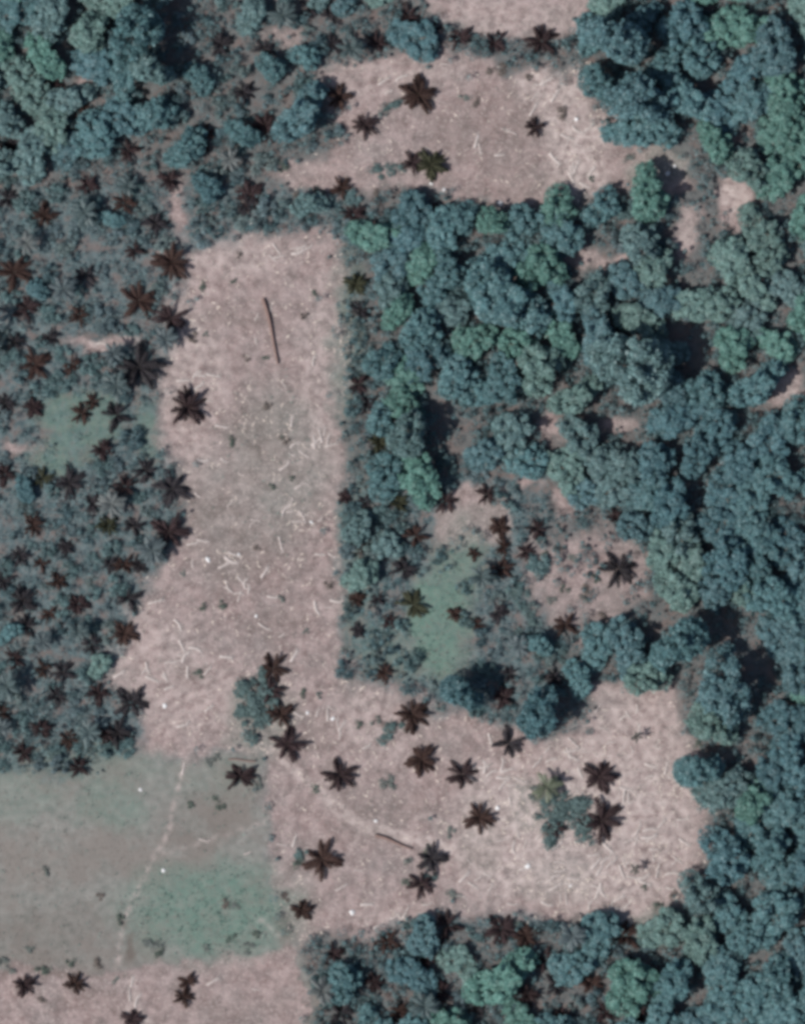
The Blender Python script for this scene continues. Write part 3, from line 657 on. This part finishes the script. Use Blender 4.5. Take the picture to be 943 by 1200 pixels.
def clumps(name, count, dens, per, rad, hgt, size, mtl, color, seed, label):
    r = np.random.default_rng(seed)
    X_, Y_ = r.uniform(-104, 104, count*4), r.uniform(-130, 130, count*4)
    keep = r.random(count*4) < dens(X_, Y_, X_*S+PX0, PY0-Y_*S); X_, Y_ = X_[keep][:count], Y_[keep][:count]
    k = len(X_); rd = np.repeat(r.uniform(*rad, k), per)[:, None]; hh = np.repeat(r.uniform(*hgt, k), per)
    C = np.stack([np.repeat(X_, per), np.repeat(Y_, per), np.repeat(gz(X_, Y_), per)+hh], 1)
    d = unit(r.normal(size=C.shape)); d[:, 2] = np.abs(d[:, 2])*.9-.15; P_ = C + d*rd*(.6+.5*r.random((len(C), 1)))
    s_ = r.uniform(*size, len(C)); V, F = leaf_quads(P_, unit(d+r.normal(size=C.shape)*.45), s_*1.3, s_*.9, r)
    o = link(bpy.data.objects.new(name, mesh_from(name, V, F, mtl))); o.color = (*color, 1); o['kind'] = 'stuff'; o['label'] = label; o['category'] = name.replace('_', ' ')
def dens_brush(X_, Y_, a, b_):
    c_ = clear_dist(a, b_); fr = np.where((a < 215) & (b_ > 195), .95, 1.0)
    fr = fr*np.where((a > 215) & (a < 400) & (b_ < 300), .6, 1)*np.where((a > 400) & (a < 640) & (b_ > 545) & (b_ < 870), .55, 1)
    hole = np.ones_like(X_)
    for q in GAPS: hole = np.minimum(hole, np.clip((np.hypot(a-q[0], b_-q[1])-q[2]*.9)/6, .4, 1))
    for q in STARS: hole = np.minimum(hole, np.clip((np.hypot(a-q[0], b_-q[1])-q[2]*.75)/6, .03, 1))
    edge = np.where(c_ < -3, 1.0, .4*np.exp(-np.clip(c_+3, 0, 60)/7))
    inner = .42*((sdist(a, b_, P_MID) > 0) | (sdist(a, b_, P_EAST) > 0))*(sell(a, b_, 512, 735, 34, 60) < 0)
    return np.maximum(edge, inner)*fr*hole*np.clip((vnoise(X_, Y_, 5.0, 65)-.34)*5, .06, 1)
def dens_under(X_, Y_, a, b_):
    c_ = clear_dist(a, b_); return (c_ < -2)*np.clip((vnoise(X_, Y_, 7.0, 61)-.33)*3.2, .03, 1)
def dens_grass(X_, Y_, a, b_):
    f = np.maximum.reduce([sm(sell(a, b_, 518, 725, 42, 70), 16), sm(sell(a, b_, 248, 1068, 98, 52), 14), .35*sm(sell(a, b_, 130, 940, 60, 40), 14),
        *[.6*sm(sell(a, b_, *c), 8) for c in GREEN], .12*sm(sell(a, b_, 320, 560, 70, 120), 20), .10*sm(sdist(a, b_, P_FIELD), 8)*(1-sm(sdist(a, b_, P_STRIP), 4))])
    return f*np.clip((vnoise(X_, Y_, 3.0, 71)-.25)*2.2, 0, 1)
def dens_litter(X_, Y_, a, b_):
    f = np.maximum.reduce([.35*sm(sdist(a, b_, P_TALL), 8), .3*sm(sdist(a, b_, P_UP), 8), .9*sm(sell(a, b_, 690, 965, 140, 110), 30)*sm(sdist(a, b_, P_TALL), 8), .8*sm(sell(a, b_, 675, 150, 35, 85), 12)])
    return f*np.clip((vnoise(X_, Y_, 3.0, 81)-.42)*4, .02, 1)
def dens_weed(X_, Y_, a, b_):
    c_ = clear_dist(a, b_); return (c_ > -4)*np.maximum(np.clip((vnoise(X_, Y_, 2.2, 91)-.54)*5, 0, 1), .9*np.exp(-np.maximum(c_, 0)/7)*np.clip((vnoise(X_, Y_, 3.0, 93)-.35)*3, 0, 1))
clumps('brush', 8500, lambda X_, Y_, a, b_: dens_brush(X_, Y_, a, b_)*((a > 215) | (b_ < 195)), 46, (.35, 1.25), (.3, 2.6), (.09, .22), M_LEAF, (.098, .162, .168), 11, 'teal brushwood filling the floor between the trees')
clumps('scrub', 3800, lambda X_, Y_, a, b_: dens_brush(X_, Y_, a, b_)*((a <= 215) & (b_ >= 195)), 46, (.35, 1.3), (.4, 2.0), (.08, .2), M_LEAF, (.112, .172, .176), 12, 'bluish scrub growing between the plantation palms')
scatter('undergrowth', 46000, dens_under, (.14, .30), (.1, 1.3), M_WEED, (.092, .140, .146), 1, 'low grey-green undergrowth between the trees')
scatter('grass', 26000, dens_grass, (.09, .26), (.03, .85), M_WEED, (.115, .185, .155), 2, 'lush green grass in the open patches', .9)
scatter('litter', 15000, dens_litter, (.08, .34), (.03, .16), M_LITTER, (1, 1, 1), 3, 'pale dry leaf litter and chips on the bare soil', .25, (2.6, .5))
scatter('weeds', 24000, dens_weed, (.06, .17), (.03, .4), M_WEED, (.110, .128, .108), 4, 'sparse dark weeds dotted over the bare soil', .9)

# ------------------------------------------------------------------ labels: look + where it stands, so that each singles out one thing
LM = [("pale top-edge strip",600,12),("upper clearing's left tip",385,150),("upper clearing's middle",520,150),("upper clearing's right part",680,165),
 ("dark upper left pocket",207,55),('small bare fleck upper left',95,98),('top left corner',10,10),('top edge, left third',320,15),("big upper dark gap",785,60),
 ('top right corner',935,10),('round bare spot upper right',865,238),('tiny bare fleck upper right',868,156),('right edge, upper forest',940,330),('narrow red gap upper right',775,285),
 ("smooth canopy patch",588,350),("broad grey crown",742,430),("bare right-edge patch",926,450),("pink central gap",648,500),("pale central slash",718,497),
 ("dark central slot",520,500),('green meadow patch',518,725),("pink clearing above meadow",550,605),("star-shadow clearing",690,670),('round shadow-ringed tree',735,758),
 ('long dark gap lower right',868,762),('right edge, middle forest',940,650),("dark blot by the clearing",855,888),("lower right clearing",690,960),("lower right clearing's top",745,830),
 ("pale curved track",440,972),("tall clearing's bottom tongue",430,870),("long fallen trunk",315,388),("tall clearing's upper end",300,290),("tall clearing's left edge",205,470),
 ("tall clearing's middle",300,560),("tall clearing's lower part",280,690),("clearing's stepped edge",145,790),('grey-green field',110,980),('lush green rectangle',248,1068),('bottom left bare strip',200,1165),
 ('bottom left corner',10,1190),('bottom edge, centre',460,1190),("smooth green bottom crowns",590,1150),("right half bottom edge",740,1185),('bottom right corner',935,1190),('right edge, lower forest',930,1010),
 ("plantation's grassy patch",90,495),("upper plantation's left edge",10,270),("middle plantation's left edge",10,610),("lower plantation's left edge",10,800),('thicket in the plantation',90,720),("lone clump of palms",305,815),
 ("strip under upper clearing",560,255),("lower clearing's right end",820,985),("plantation's top bare slot",212,245),("dark lower plantation patch",60,850),('row under the meadow',570,805),("forest by the top strip",470,30),("middle block's forest edge",425,420),("plantation's pale row",120,402),("right forest's middle",830,600)]
DIR = ['right of','above and right of','above','above and left of','left of','below and left of','below','below and right of']
ORD = ['','second','third','fourth','fifth','sixth','seventh','eighth','ninth','tenth','eleventh','twelfth','thirteenth','fourteenth','fifteenth','sixteenth','seventeenth','eighteenth']
cells = {}
for t in THINGS:
    if not t['noun']: continue
    j = min(range(len(LM)), key=lambda i: (LM[i][1]-t['x'])**2+(LM[i][2]-t['y'])**2)
    dx, dy = t['x']-LM[j][1], LM[j][2]-t['y']; t['d'] = math.hypot(dx, dy)
    k = 'at' if t['d'] < 9 else DIR[int(round(math.atan2(dy, dx)/(math.pi/4))) % 8]
    cells.setdefault((t['noun'], j, k), []).append(t)
for (noun, j, k), L in cells.items():
    L.sort(key=lambda t: t['d'])
    for i, t in enumerate(L):
        o_ = '' if len(L) == 1 else (', ' + ('nearest one' if i == 0 else ORD[min(i, 17)]+' out'))
        t['o']['label'] = f"{t['look']} {noun}{o_} {k} the {LM[j][0]}"
print('things', len(THINGS))
